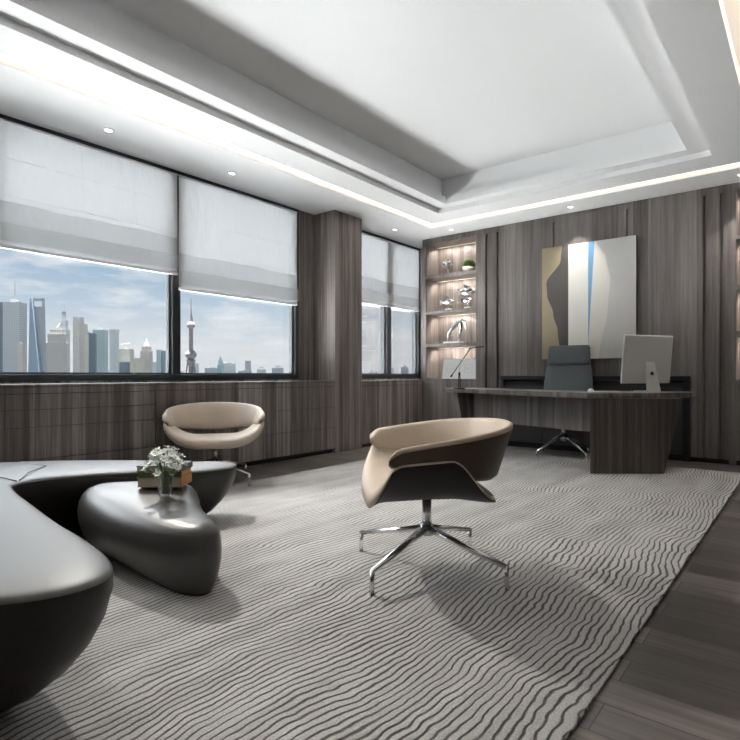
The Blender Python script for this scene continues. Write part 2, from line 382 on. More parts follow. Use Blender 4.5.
# ------------------------------------------------------------------ cabinets under the windows
def low_cabinet(y0, y1, seams, label):
    t = thing('low_cabinet', label, 'cabinet', (XC, y0, 0), 0, 'wooden cabinets under the windows')
    w = y1-y0
    bm = B(); box(bm, -.345, -.022, 0.001, w-.001, .05, .852); box(bm, -.345, -.05, .001, w-.001, 0, .05); obj('body', bm, BLACK, t)
    zs = [.05]+seams+[.851]
    for a, b in zip(zs, zs[1:]):
        bm = B(); box(bm, -.021, 0, .0025, w-.0025, a+.0027, b-.0027); obj('drawer_front' if b < .85 else 'top_rail', bm, WOOD, t, bevel=.0015)
ys = [-2.59, -1.15, .26, 1.434, 2.60, 3.765, 4.932]
ls = ['wooden low cabinet at the near end of the window wall, outside the picture', 'wooden low cabinet near the left edge outside the picture',
      'cut-off wooden low cabinet at the left edge of the picture under the window', 'long wooden drawer cabinet behind the left end of the dark curved sofa',
      'wooden drawer cabinet directly behind the far tan tub chair, under the window', 'wooden drawer cabinet right of the far tan chair, ending at the column']
for a, b, l_ in list(zip(ys, ys[1:], ls))[2:]:
    low_cabinet(a, b, [.31, .55, .80] if b > 2.7 else [.31, .55, .68, .80], l_)
low_cabinet(5.447, 6.845, [.80], 'wooden low cabinet under the small far window between the column and bookcase')
bm = B(); box(bm, XW+.001, XC+.004, .26, 4.932, .853, .872)
tag(obj('window_ledge', bm, WOOD, bevel=.002), 'long thin wooden ledge on the drawer cabinets under the large window', 'ledge')
bm = B(); box(bm, XW+.001, XC+.004, 5.447, 6.845, .853, .872); box(bm, XW+.001, XC-.002, 6.845, 7.295, .853, .872)
tag(obj('window_ledge', bm, WOOD, bevel=.002), 'short wooden ledge beneath the small far window beside the bookcase', 'ledge')

# ------------------------------------------------------------------ bookcases in the back wall
def bookcase(x0, x1, label):
    t = thing('bookcase', label, 'bookcase', (x0, YB, 0), 0)
    w = x1-x0; D = .38; e = .062; sz = [.885, 1.395, 1.875, 2.395, 2.86]
    bm = B(); box(bm, 0, e, 0, D, 0, H-.002); obj('side_panel', bm, WOODW, t)
    bm = B(); box(bm, w-e-.01, w, 0, D, 0, H-.002); obj('side_panel', bm, WOODW, t)
    bm = B(); box(bm, e, w-e-.01, 0, D, 2.86, H-.002); obj('top_rail', bm, WOODW, t)
    bm = B(); box(bm, e, w-e-.01, D-.02, D, .05, 2.86); obj('back_panel', bm, WOODN, t)
    # thin lining of the niche sides, veneer lightened for the shelf lights' brightness
    bm = B(); box(bm, e, e+.003, .02, D-.02, .9, 2.86); box(bm, w-e-.013, w-e-.010, .02, D-.02, .9, 2.86); obj('lining', bm, WOODN, t)
    for k, z in enumerate(sz[:-1]):
        bm = B(); box(bm, e, w-e-.01, .0, D-.02, z-.045, z); obj('shelf', bm, WOODW, t)
    for z in [s-.045 for s in sz[1:-1]]+[2.86]:
        bm = B(); box(bm, e+.01, w-e-.02, .30, .325, z-.008, z-.001); s = obj('led_strip', bm, LEDS, t)
        for q in range(3):
            ld = bpy.data.lights.new('shelf_light', 'SPOT'); ld.spot_size = math.radians(165); ld.spot_blend = .6; ld.shadow_soft_size = .006; ld.energy = 1.5; ld.color = (1, .91, .82)
            lo = bpy.data.objects.new('shelf_light', ld); COL.objects.link(lo); lo.parent = t; lo.location = (e+(w-2*e)*(q+.5)/3, .20, z-.012); lo.rotation_euler = (math.radians(20), 0, 0)
    bm = B(); box(bm, e+.002, w/2-.004, -.001, .02, .05, .836); obj('door', bm, WOODW, t, bevel=.0015)
    bm = B(); box(bm, w/2-.001, w-e-.012, -.001, .02, .05, .836); obj('door', bm, WOODW, t, bevel=.0015)
    bm = B(); box(bm, e, w-e-.01, .03, .04, 0, .05); obj('plinth', bm, BLACK, t)
    return t
bookcase(-4.499, -3.551, 'lit wooden bookcase beside the small window, holding silver ornaments and a plant')
bookcase(-.679, .269, 'lit empty wooden bookcase cut off by the right edge of the picture')

# low black cabinet in the wall recess
t = thing('credenza', 'low black and dark grey cabinet set in the back wall behind desk', 'cabinet', (CX0, YB, 0))
w = CX1-CX0
bm = B(); box(bm, 0.002, w-.002, -.05, .38, .875, .928); obj('top_panel', bm, BLACK, t, bevel=.003)
bm = B(); box(bm, 0.002, .035, -.04, .38, 0, .875); obj('side_panel', bm, DGREY, t)
bm = B(); box(bm, w-.07, w-.002, -.04, .38, 0, .875); obj('side_panel', bm, BLACK, t)
bm = B(); box(bm, .035, w-.07, .0, .38, 0, .07); obj('plinth', bm, BLACK, t)
for i in range(4):
    a = .035+(w-.105)*i/4; b = .035+(w-.105)*(i+1)/4
    bm = B(); box(bm, a+.003, b-.003, -.02, .0, .075, .80); obj('door', bm, DGREY, t, bevel=.002)
bm = B(); box(bm, .035, w-.07, .02, .38, .07, .86); obj('body', bm, DGREY, t)

# ------------------------------------------------------------------ rug
bm = B(); box(bm, -3.83, -.49, -1.2, 6.28, .0, .012)
tag(obj('area_rug', bm, RUG, bevel=.003), 'large pale grey area rug with thin dark wavy lines on the floor', 'rug')
RZ = .012

# ------------------------------------------------------------------ downlights
def downlight(x, y, label, power, aim=None, cone=75):
    t = thing('downlight', label, 'ceiling light', (x, y, H), 0, 'small round downlights in the ceiling border')
    bm = B(); lathe(bm, [(.045, -.004), (.045, 0.0), (.033, 0.0), (.033, -.004)], 24, caps=False)
    for i in range(24): pass
    lathe(bm, [(.030, -.001), (.046, -.001), (.046, -.006), (.030, -.006), (.030, -.001)], 28, caps=False); obj('trim_ring', bm, PLASTIC, t, smooth=False)
    bm = B(); lathe(bm, [(.029, -.0035), (.029, -.001)], 20); obj('lens', bm, LEDC, t)
    ld = bpy.data.lights.new('spot', 'SPOT'); ld.energy = power; ld.spot_size = math.radians(cone); ld.spot_blend = .5; ld.shadow_soft_size = .03; ld.color = (1, .95, .88)
    lo = bpy.data.objects.new('spot', ld); COL.objects.link(lo); lo.parent = t; lo.location = (0, 0, -.012)
    if aim:
        v = Vector(aim)-Vector((x, y, H-.012)); lo.rotation_euler = v.to_track_quat('-Z', 'Y').to_euler()
    return t
downlight(-4.48, .95, 'downlight left of the picture above the large window', 45, (-1.6, .8, 0), 60)
downlight(-4.48, 2.175, 'small round downlight above the large window, leftmost in the picture', 190, (-1.3, 2.5, 0), 62)
downlight(-4.48, 3.40, 'small round downlight above the lower-hanging roman blind', 60, (-2.0, 3.9, 0), 62)
downlight(-4.47, 6.115, 'small round downlight above the small far window', 30, (-3.6, 5.6, 0), 70)
downlight(-3.86, 6.60, 'small round downlight in front of the left bookcase top', 22, None, 80)
downlight(-2.24, 6.60, 'small round downlight above the abstract painting', 22, (-2.2, 6.85, 1.6), 62)
downlight(-.55, 6.60, 'small round downlight near the right bookcase, beyond the picture edge', 18, None, 80)

# light in the ceiling slot
t = thing('cove_light', 'warm light line hidden in the slot around the ceiling tray', 'cove light', (-2.16, 6.3, 3.03))
bm = B()
box(bm, -4.055+2.16, -4.04+2.16, -1.7-6.3, 6.37-6.3, -.025, -.005); box(bm, -.28+2.16, -.265+2.16, -1.7-6.3, 6.37-6.3, -.025, -.005)
box(bm, -4.04+2.16, -.28+2.16, 6.36-6.3, 6.375-6.3, -.025, -.005); box(bm, -4.04+2.16, -.28+2.16, -1.745-6.3, -1.73-6.3, -.025, -.005)
obj('led_strip', bm, LEDW, t)

# unseen fill lights added on the tray's inner ledge to brighten its top
def tray_fill_light(label, x, y, ln, along_y, aim, power):
    t = thing('cove_light', label, 'cove light', (x, y, 3.082), 0, 'fill lights added on the ledge of the ceiling tray')
    bm = B()
    if along_y: box(bm, -.012, .012, -ln/2, ln/2, 0, .015)
    else: box(bm, -ln/2, ln/2, -.012, .012, 0, .015)
    obj('fill_channel', bm, PLASTIC, t)
    ld = bpy.data.lights.new('ledge_fill', 'AREA'); ld.shape = 'RECTANGLE'; ld.energy = power; ld.size = ln; ld.size_y = .04; ld.color = (.95, .975, 1)
    lo = bpy.data.objects.new('ledge_fill', ld); COL.objects.link(lo); lo.parent = t; lo.location = (0, 0, .045)
    z_ = -Vector(aim).normalized(); x_ = Vector((0, 1, 0)) if along_y else Vector((1, 0, 0)); y_ = z_.cross(x_)
    lo.rotation_euler = Matrix((x_, y_, z_)).transposed().to_euler()
tray_fill_light('added hidden fill light on the window side of the ceiling tray', -3.50, 2.3, 6.8, True, (1, 0, -.0), .12)
tray_fill_light('added hidden fill light on the side of the ceiling tray away from the windows', -.82, 2.3, 6.8, True, (-1, 0, 0), .15)
tray_fill_light('added hidden fill light on the desk end of the ceiling tray', -2.16, 5.79, 2.5, False, (0, -1, 0), .15)
tray_fill_light('added hidden fill light on the near end of the ceiling tray', -2.16, -1.19, 2.5, False, (0, 1, 0), .2)

# ------------------------------------------------------------------ painting
def flat(name, col, r=.6, n=.05): return mat(name, col, r, noise=n, nscale=3)
CANV = [flat('canvas_gold', (.31, .26, .17), .4), flat('canvas_charcoal', (.075, .069, .066)), flat('canvas_cream', (.66, .65, .61)), flat('canvas_blue', (.13, .29, .50)),
        flat('canvas_ivory', (.60, .58, .54)), flat('canvas_stone', (.49, .485, .475)), flat('canvas_edge', (.05, .045, .04))]
t = thing('abstract_painting', 'large abstract painting of gold, charcoal and cream bands with a blue wedge', 'painting', (-2.665, YB, 1.137))
PWd, PHt = 1.10, 1.40
bm = B(); box(bm, 0, PWd, -.045, -.001, 0, PHt, mi=0); obj('stretcher', bm, CANV[6], t)
def interp(tab, v):
    for (a, p), (b, q) in zip(tab, tab[1:]):
        if v <= b:
            k = (v-a)/(b-a); k = k*k*(3-2*k); return p+(q-p)*k
    return tab[-1][1]
bm = B(); prev = None; R = 70
for j in range(R+1):
    v = j/R                                           # 0 top .. 1 bottom
    b1 = interp([(0, .23), (.12, .215), (.32, .05), (.42, .06), (.6, .13), (.75, .18), (1, .22)], v)
    b4 = .515+max(0, .068*(1-v/.9)); b5 = interp([(0, .60), (.15, .70), (.35, .745), (.55, .72), (1, .63)], v)
    cs = [0, b1, .30, .515, b4, b5, 1.0]
    row = [bm.verts.new((c*PWd, -.0465, PHt*(1-v))) for c in cs]
    if prev:
        for i in range(6):
            f = bm.faces.new((row[i], row[i+1], prev[i+1], prev[i])); f.material_index = i
    prev = row
obj('canvas', bm, CANV, t)

# ------------------------------------------------------------------ desk
t = thing('executive_desk', 'angular grey wood executive desk with slanted pedestals on the rug', 'desk', (-2.3, 5.9, RZ))
o0 = Vector((-2.3, 5.9))
def loc(p): return (p[0]-o0.x, p[1]-o0.y)
ZT = .77-RZ
top = [(-3.74, 6.20), (-1.64, 5.30), (-.905, 6.08), (-.93, 6.50), (-1.55, 6.30), (-1.80, 6.02), (-3.55, 6.64)]
bm = B(); prism(bm, [loc(p) for p in top], ZT-.052, ZT); obj('desktop', bm, WOODD, t, bevel=.003)
# right pedestal, narrower at the floor
r_ = Vector((.78, .626)); bb = Vector((-1.63, 5.345)); dp = Vector((-.626, .78))
f0, f1 = bb, bb+r_*.70; g1 = bb+r_*.875
bk = .42
pb = [f0, f1, f1+dp*bk, f0+dp*bk+r_*.17]; pt = [f0, g1, g1+dp*bk, f0+dp*bk+r_*.17]
bm = B(); prism(bm, [loc(p) for p in pb], 0, ZT-.053, top=[loc(p) for p in pt]); obj('pedestal', bm, wood('pedestal_veneer', (.040, .030, .027), (.085, .068, .062), (.15, .128, .118), seed=1, rough=.3, plank=.05), t, bevel=.003)
# left slanted leg
l0 = Vector((-3.60, 6.21)); u_ = Vector((.928, -.374)); n_ = Vector((.374, .928))
pb = [l0+u_*.18, l0+u_*.26, l0+u_*.26+n_*.34, l0+u_*.18+n_*.34]; pt = [l0+u_*.0, l0+u_*.07, l0+u_*.07+n_*.34, l0+u_*.0+n_*.34]
bm = B(); prism(bm, [loc(p) for p in pb], 0, ZT-.053, top=[loc(p) for p in pt]); obj('leg', bm, WOODD, t, bevel=.003)
m0 = l0+u_*.25+n_*.12; m1 = Vector((-1.60, 5.62))
nn = Vector((-(m1-m0).y, (m1-m0).x)).normalized()*.03
bm = B(); prism(bm, [loc(p) for p in (m0, m1, m1+nn, m0+nn)], .36, ZT-.053); obj('modesty_panel', bm, WOODD, t)
def on_desk(s, u):
    l = (u-370)*s/551; return (-.6257*s+.78*l, .78*s+.6257*l)

# ------------------------------------------------------------------ computer, keyboard, mouse, lamp
cx_, cy_ = -1.325, 6.10
t = thing('desktop_computer', 'silver flat desktop computer seen from behind, on right of the desk', 'computer', (cx_, cy_, .77), math.atan2(.626, .78)+math.radians(17))
# local x runs to the right as seen, -y towards the viewer; the screen leans back
bm = B(); W2, Z0, Z1 = .305, .085, .570
def scr(x, y, z): return (x, y+(z-Z0)*-.10, z)
vv = []
for y, k in ((0, 1.0), (-.014, 1.0), (-.022, .97)):
    zc = (Z0+Z1)/2; hh = (Z1-Z0)/2*(1 if k == 1 else .96)
    vv.append([bm.verts.new(scr(x*W2*k, y, zc+z*hh)) for x, z in ((-1, -1), (1, -1), (1, 1), (-1, 1))])
bm.faces.new(vv[0][::-1]); bm.faces.new(vv[2])
for a, b in zip(vv, vv[1:]):
    for i in range(4): bm.faces.new((a[i], a[(i+1) % 4], b[(i+1) % 4], b[i]))
obj('screen_housing', bm, ALU, t, bevel=.006, seg=3)
bm = B(); box(bm, -W2+.006, W2-.006, .0, .004, Z0+.006, Z1-.006)
for v in bm.verts: v.co.y += (v.co.z-Z0)*-.10
obj('screen_glass', bm, BLACK, t)
bm = B()
A_ = [(-.055, -.075, .30), (.055, -.075, .30), (.085, -.125, .012), (-.085, -.125, .012)]
a = [bm.verts.new(p) for p in A_]; b = [bm.verts.new((p[0], p[1]+.014, p[2])) for p in A_]
bm.faces.new(a[::-1]); bm.faces.new(b)
for i in range(4): bm.faces.new((a[i], a[(i+1) % 4], b[(i+1) % 4], b[i]))
box(bm, -.085, .085, -.125, .06, 0, .012)
st_ = obj('stand', bm, ALU, t, bevel=.004)
bm = B(); lathe(bm, [(.020, 0), (.020, .004)], 20); bmesh.ops.rotate(bm, verts=bm.verts, matrix=Matrix.Rotation(math.radians(80), 3, 'X')); bmesh.ops.translate(bm, verts=bm.verts, vec=(0, -.098, .185)); obj('cable_port', bm, DGREY, st_)
kx, ky = -1.63, 5.78
t = thing('keyboard', 'thin white keyboard lying on the desk in front of silver computer', 'keyboard', (kx, ky, .77), .66)
bm = B(); box(bm, -.15, .15, -.05, .05, 0, .008); obj('base', bm, PLASTIC, t, bevel=.002)
bm = B()
for i in range(14):
    for j in range(5): box(bm, -.143+i*.0205, -.143+i*.0205+.0175, -.045+j*.0182, -.045+j*.0182+.0155, .008, .0105)
obj('keys', bm, PLASTIC, t)
t = thing('computer_mouse', 'small white rounded mouse on the desk near its front corner', 'mouse', (-1.70, 5.60, .77), .66)
bm = B(); ball(bm, (0, 0, .012), .03, (.9, 1.5, .85), 20, 12)
bmesh.ops.bisect_plane(bm, geom=bm.verts[:]+bm.edges[:]+bm.faces[:], plane_co=(0, 0, 0), plane_no=(0, 0, 1), clear_inner=True)
bmesh.ops.holes_fill(bm, edges=[e for e in bm.edges if e.is_boundary]); obj('shell', bm, PLASTIC, t, smooth=True)
bm = B(); box(bm, -.002, .002, .018, .03, .030, .0365); obj('scroll_wheel', bm, DGREY, t)

lx, ly = on_desk(6.85, 459.3)
t = thing('desk_lamp', 'thin black desk lamp with angled arm on the left desk end', 'lamp', (lx, ly, .77), math.atan2(.626, .78))
bm = B(); lathe(bm, [(.07, 0), (.072, .006), (.066, .012), (.01, .014)], 28); obj('base', bm, BLACK, t)
bm = B(); tube(bm, [(-.012, 0, .01), (-.004, 0, .2)], .006, 8); tube(bm, [(.014, 0, .01), (.006, 0, .2)], .006, 8); obj('pole', bm, BLACK, t)
bm = B(); tube(bm, [(0, -.014, .19), (0, .014, .19)], .013, 12); obj('joint', bm, BLACK, t)
bm = B(); tube(bm, [(-.095, -.012, .165), (.135, -.012, .50)], .006, 8); obj('arm', bm, DGREY, t)
bm = B(); tube(bm, [(-.11, -.012, .145), (-.09, -.012, .172)], .011, 10); obj('counterweight', bm, BLACK, t)
bm = B(); box(bm, .12, .30, -.035, .012, .495, .510); 
for v in bm.verts: v.co.z += (v.co.x-.12)*.10
obj('lamp_head', bm, BLACK, t, bevel=.003)

# ------------------------------------------------------------------ executive chair behind desk
t = thing('office_chair', 'slate grey leather office chair with chrome star base behind the desk', 'chair', (-2.26, 6.42, RZ), math.radians(-84))
# facing +x locally
def cushion(name, pts, mat_, th=.06):
    """pts: rows (z, x, halfwidth) of a slightly curved upholstered panel"""
    bm = B(); rows = []
    for z, x, hw in pts:
        fr = []; bk_ = []
        for i in range(13):
            k = -1+i/6; cu = -.03*k*k*-1
            ed = (1-abs(k)**6)
            fr.append(bm.verts.new((x+cu+th*.5*ed, hw*k, z))); bk_.append(bm.verts.new((x+cu-th*.5*ed-.004, hw*k, z)))
        rows.append(fr+bk_[::-1])
    for a, b in zip(rows, rows[1:]):
        n = len(a)
        for i in range(n): bm.faces.new((a[i], a[(i+1) % n], b[(i+1) % n], b[i]))
    bm.faces.new(rows[0][::-1]); bm.faces.new(rows[-1])
    return obj(name, bm, mat_, t, smooth=True, bevel=.008)
cushion('backrest', [(.46, -.215, .27), (.6, -.228, .282), (.75, -.245, .285), (.90, -.262, .275), (1.00, -.275, .262), (1.045, -.280, .254)], GREYLEATHER, .075)
cushion('headrest', [(1.052, -.281, .254), (1.10, -.285, .25), (1.20, -.294, .245), (1.262, -.30, .24), (1.285, -.303, .225)], GREYLEATHER, .085)
bm = B(); prism(bm, [(-.2, -.26), (.2, -.27), (.25, -.2), (.25, .2), (.2, .27), (-.2, .26)], .40, .47); obj('seat', bm, GREYLEATHER, t, bevel=.025, seg=4, smooth=True)
bm = B(); tube(bm, [(0, 0, .2), (0, 0, .40)], .024, 16); tube(bm, [(0, 0, .16), (0, 0, .25)], .036, 16); obj('column', bm, CHROME, t, smooth=True)
for k in range(4):
    a = math.radians(45+90*k+8); c, s = math.cos(a), math.sin(a)
    bm = B(); tube(bm, [(c*.02, s*.02, .225), (c*.16, s*.16, .165), (c*.37, s*.37, .055)], [.017, .014, .011], 8, 1.5); tube(bm, [(c*.365, s*.365, .06), (c*.365, s*.365, 0)], .011, 8); obj('leg', bm, CHROME, t, smooth=True)

# ------------------------------------------------------------------ tub chairs
def tub_chair(label, loc_, rz):
    t = thing('tub_chair', label, 'chair', loc_, rz, 'tan tub chairs on chrome star bases')
    # wrap-around backrest band: half an ellipse behind, arms running forward towards +x
    bm = B(); NS = 72; secs = []
    RX, RY, AX, ARM = .385, .415, .0, .235
    Lc = 1.26
    for i in range(NS+1):
        q = -1+2*i/NS; aq = abs(q); sg = 1 if q >= 0 else -1
        kc = .74                                          # share of the half length that lies on the curve
        if aq <= kc:
            al = aq/kc*math.pi/2; px, py = AX-RX*math.cos(al), RY*math.sin(al); nx_, ny_ = math.cos(al)/RX, math.sin(al)/RY
            l_ = math.hypot(nx_, ny_); nx_, ny_ = -nx_/l_, ny_/l_
        else:
            f = (aq-kc)/(1-kc); px, py = AX+ARM*f, RY+.012*f; nx_, ny_ = 0, 1
        z_t = .712-.085*aq**1.8; z_b = .445+.085*aq**1.5
        if aq > .94: k = (aq-.94)/.06; z_b += .03*k*k; z_t -= .028*k*k
        ins = .085*(1-.55*aq**1.5)
        th = .036*(1-.0*aq)
        hgt = z_t-z_b; pr = []
        for z, off in ((z_b, 0), (z_b+.02, th*.5), (z_b+hgt*.33, th*.5), (z_b+hgt*.66, th*.5), (z_t-.02, th*.5), (z_t-.006, th*.36), (z_t, 0), (z_t-.006, -th*.36), (z_t-.02, -th*.5), (z_b+hgt*.66, -th*.62), (z_b+hgt*.33, -th*.62), (z_b+.02, -th*.5)):
            sh = -ins*(z_t-z)/hgt+off
            pr.append(bm.verts.new((px+nx_*sh, sg*(py+ny_*sh), z)))
        secs.append(pr if True else pr)
    for a, b in zip(secs, secs[1:]):
        for j in range(12):
            f = bm.faces.new((a[j], a[(j+1) % 12], b[(j+1) % 12], b[j])); f.material_index = 1 if j in (0, 1, 2, 3) else 0
    for s in (secs[0], secs[-1]):
        bm.faces.new(s if s is secs[-1] else s[::-1])
    band = obj('backrest', bm, [TAN, TAND], t, smooth=True)
    for sg in (1, -1):
        bm = B(); pts = []; al = math.radians(40)
        for j in range(9):
            f = j/8; z = .69-.215*f; sh = .075*f+.021
            pts.append((-(.385-sh)*math.cos(al), sg*(.415-sh)*math.sin(al), z))
        tube(bm, pts, .0012, 6); obj('seam', bm, TAN, band)
    # seat shell: a scooped sheet, padded above and dark below
    bm = B(); NU, NV = 36, 22; T = []; Bt = []
    def prof(u, v):
        au = abs(u)
        w = .405-.05*v**2
        kk = max(0, (v-.56)/.44); side = 1-kk*kk*(3-2*kk)
        rise = max(0, (au-.22)/.78)**2.0
        z = .420+.150*rise*side+.02*v*(1-rise)*side+.03*rise*side*v
        xf = .300-.075*rise; xb = -.235+.02*au**2
        x = xf+(xb-xf)*v
        y = w*(1-(1-au)**1.35)*(1 if u > 0 else -1) if au else 0
        y *= 1
        lip = max(0, 1-v/.12); z -= .022*lip**2
        pad = .062-.036*rise
        return Vector((x, y, z)), pad
    for i in range(NU+1):
        u = -1+2*i/NU; r1_, r2_ = [], []
        for j in range(NV+1):
            v = j/NV; p, pad = prof(u, v)
            endf = min(1, v/.05, (1-v)/.05)*.5+.5
            nrm = Vector((0, -(1 if u > 0 else -1)*min(1.6, max(0, (abs(u)-.3)*2.4)), 1)).normalized()
            r1_.append(bm.verts.new(p)); r2_.append(bm.verts.new(p-nrm*pad))
        T.append(r1_); Bt.append(r2_)
    def quad(a, b, c, d_, mi): bm.faces.new((a, b, c, d_)).material_index = mi
    for i in range(NU):
        for j in range(NV):
            quad(T[i][j], T[i+1][j], T[i+1][j+1], T[i][j+1], 1 if j >= NV-5 else 0); quad(Bt[i][j], Bt[i][j+1], Bt[i+1][j+1], Bt[i+1][j], 1)
        quad(T[i][0], Bt[i][0], Bt[i+1][0], T[i+1][0], 0); quad(T[i][NV], T[i+1][NV], Bt[i+1][NV], Bt[i][NV], 1)
    for j in range(NV):
        quad(T[0][j], T[0][j+1], Bt[0][j+1], Bt[0][j], 0); quad(T[NU][j], Bt[NU][j], Bt[NU][j+1], T[NU][j+1], 0)
    obj('seat', bm, [TAN, DARKSHELL], t, smooth=True)
    bm = B(); box(bm, -.10, .10, -.09, .09, .350, .366); obj('mounting_plate', bm, DARKSHELL, t, bevel=.006)
    bm = B(); tube(bm, [(0, 0, .19), (0, 0, .352)], .022, 18); tube(bm, [(0, 0, .165), (0, 0, .215)], .03, 18); obj('column', bm, CHROME, t, smooth=True)
    for k in range(4):
        a = math.radians(45+90*k); c, s = math.cos(a), math.sin(a)
        bm = B(); tube(bm, [(c*.015, s*.015, .195), (c*.2, s*.2, .150), (c*.415, s*.415, .098)], [.017, .014, .011], 8, 1.35)
        lg = obj('leg', bm, CHROME, t, smooth=True)
        bm = B(); tube(bm, [(c*.41, s*.41, .105), (c*.415, s*.415, .0)], [.011, .010], 8, 1.3); obj('foot', bm, CHROME, lg, smooth=True)
    return t
ch = tub_chair('tan leather tub chair with chrome base alone in the middle of the rug', (-1.44, 2.23, RZ), math.radians(-136))
c2 = dup(ch, (-4.06, 2.90, .012), math.radians(-35.5), 'tan leather tub chair under the window, beside the curved sofa')
c2.scale = (.95, .95, .95)

# ------------------------------------------------------------------ sofa and ottoman
def catmull(pts, n, closed=True):
    out = []; k = len(pts)
    rng = range(k) if closed else range(k-1)
    for i in rng:
        g = lambda j: Vector(pts[j % k]) if closed else Vector(pts[max(0, min(k-1, j))])
        p0, p1, p2, p3 = g(i-1), g(i), g(i+1), g(i+2)
        for q in range(n):
            t_ = q/n; out.append(.5*((2*p1)+(-p0+p2)*t_+(2*p0-5*p1+4*p2-p3)*t_**2+(-p0+3*p1-3*p2+p3)*t_**3))
    if not closed: out.append(Vector(pts[-1]))
    return out
def blob(name, outline, spine, prof_top, prof_bot, mats, parent, origin, split=None):
    """outline: closed (x,y); spine: polyline (x,y,h,under) - h height, under = how far the bottom is hollowed;
    every ring slides from the outline towards its nearest spine point"""
    O = catmull(outline, 8); SP = catmull(spine, 12, False)
    near = []
    for p in O:
        near.append(min(SP, key=lambda s: (s[0]-p[0])**2+(s[1]-p[1])**2))
    # smooth the mapping
    for _ in range(6):
        near = [(near[i-1]+near[i]*2+near[(i+1) % len(near)])/4 for i in range(len(near))]
    bm = B(); rings = []
    for (tt, zf, mi) in prof_bot[::-1]+prof_top:
        rings.append(([bm.verts.new((p[0]+(s[0]-p[0])*tt*(s[3] if mi == 1 and tt > 0 else 1)-origin[0], p[1]+(s[1]-p[1])*tt*(s[3] if mi == 1 and tt > 0 else 1)-origin[1], s[2]*zf)) for p, s in zip(O, near)], mi))
    n = len(O)
    for (a, m1_), (b, m2_) in zip(rings, rings[1:]):
        for i in range(n): bm.faces.new((a[i], a[(i+1) % n], b[(i+1) % n], b[i])).material_index = min(m1_, m2_) if split is None else (1 if m1_ == 1 and m2_ == 1 else 0)
    # floor cap and top cap as strips towards the spine
    bm.faces.new(rings[0][0][::-1]).material_index = 1
    bmesh.ops.remove_doubles(bm, verts=bm.verts, dist=.0008)
    return obj(name, bm, mats, parent, smooth=True)
so = (-2.9, 1.0)
t = thing('curved_sofa', 'long dark curved sculptural sofa with a smooth grey top, at left', 'sofa', (so[0], so[1], RZ))
outline = [(-1.40, .60), (-1.435, .70), (-1.56, .76), (-1.80, .80), (-2.08, .83), (-2.45, .885), (-2.80, .94), (-3.0, 1.0), (-3.09, 1.13), (-3.11, 1.32), (-3.07, 1.60), (-2.99, 1.86), (-2.92, 2.06), (-2.92, 2.22), (-3.02, 2.32),
           (-3.18, 2.28), (-3.38, 2.02), (-3.58, 1.70), (-3.80, 1.30), (-3.96, .85), (-3.95, .35), (-3.6, -.05), (-3.0, -.2), (-2.4, -.08), (-1.9, .14), (-1.6, .33), (-1.45, .47)]
spine = [(-1.86, .52, .42, 1), (-2.0, .48, .42, 1), (-2.2, .42, .42, 1), (-2.7, .38, .42, 1), (-3.15, .42, .42, .9), (-3.45, .75, .42, .8), (-3.46, 1.2, .405, .9), (-3.33, 1.6, .385, 1), (-3.22, 1.85, .365, 1), (-3.12, 2.02, .345, 1)]
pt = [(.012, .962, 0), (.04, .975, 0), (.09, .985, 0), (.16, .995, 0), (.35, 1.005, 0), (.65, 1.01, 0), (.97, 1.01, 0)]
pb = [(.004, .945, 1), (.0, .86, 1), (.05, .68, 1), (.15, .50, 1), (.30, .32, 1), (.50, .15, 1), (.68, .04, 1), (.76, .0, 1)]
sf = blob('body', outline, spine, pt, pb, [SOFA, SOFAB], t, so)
# cushion seams where the pieces of the sofa top meet
def seam(pts, name='seam'):
    bm = B(); tube(bm, [(p[0]-so[0], p[1]-so[1], p[2]) for p in pts], .0028, 6); obj(name, bm, SOFAB, sf)
seam([(-3.06, 1.03, .405), (-3.12, .99, .420), (-3.3, .93, .424), (-3.6, .85, .424), (-3.93, .7, .40)])
seam([(-3.08, 1.05, .405), (-3.2, 1.13, .418), (-3.44, 1.31, .405), (-3.62, 1.26, .405), (-3.79, 1.2, .392)])

oo = (-2.5, 1.5)
t = thing('ottoman', 'smooth dark pebble-shaped ottoman carrying books and a vase of flowers', 'ottoman', (oo[0], oo[1], RZ))
outline = [(-3.13, 1.42), (-3.08, 1.54), (-2.95, 1.67), (-2.78, 1.76), (-2.60, 1.75), (-2.42, 1.65), (-2.22, 1.55), (-2.06, 1.50), (-1.955, 1.42), (-1.965, 1.33), (-2.08, 1.26), (-2.3, 1.225), (-2.56, 1.22), (-2.85, 1.25), (-3.06, 1.32)]
spine = [(-2.9, 1.47, .345, 1), (-2.75, 1.53, .36, 1), (-2.6, 1.56, .358, 1), (-2.4, 1.47, .335, 1), (-2.2, 1.41, .315, 1), (-2.06, 1.385, .30, 1)]
pt = [(.0, .62, 0), (.03, .74, 0), (.10, .84, 0), (.22, .92, 0), (.40, .965, 0), (.65, .99, 0), (.97, 1.0, 0)]
pb = [(.0, .58, 0), (.02, .46, 0), (.09, .32, 0), (.22, .17, 0), (.38, .05, 0), (.48, .0, 0)]
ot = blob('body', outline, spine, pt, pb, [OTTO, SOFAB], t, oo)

# close the tops (rings end just before the spine): cap faces
for o_ in (sf, ot):
    bm = B(); bm.from_mesh(o_.data)
    be = [e_ for e_ in bm.edges if e_.is_boundary]
    if be:
        r = bmesh.ops.holes_fill(bm, edges=be)
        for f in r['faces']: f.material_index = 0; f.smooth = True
    bmesh.ops.recalc_face_normals(bm, faces=bm.faces); bm.to_mesh(o_.data); bm.free()

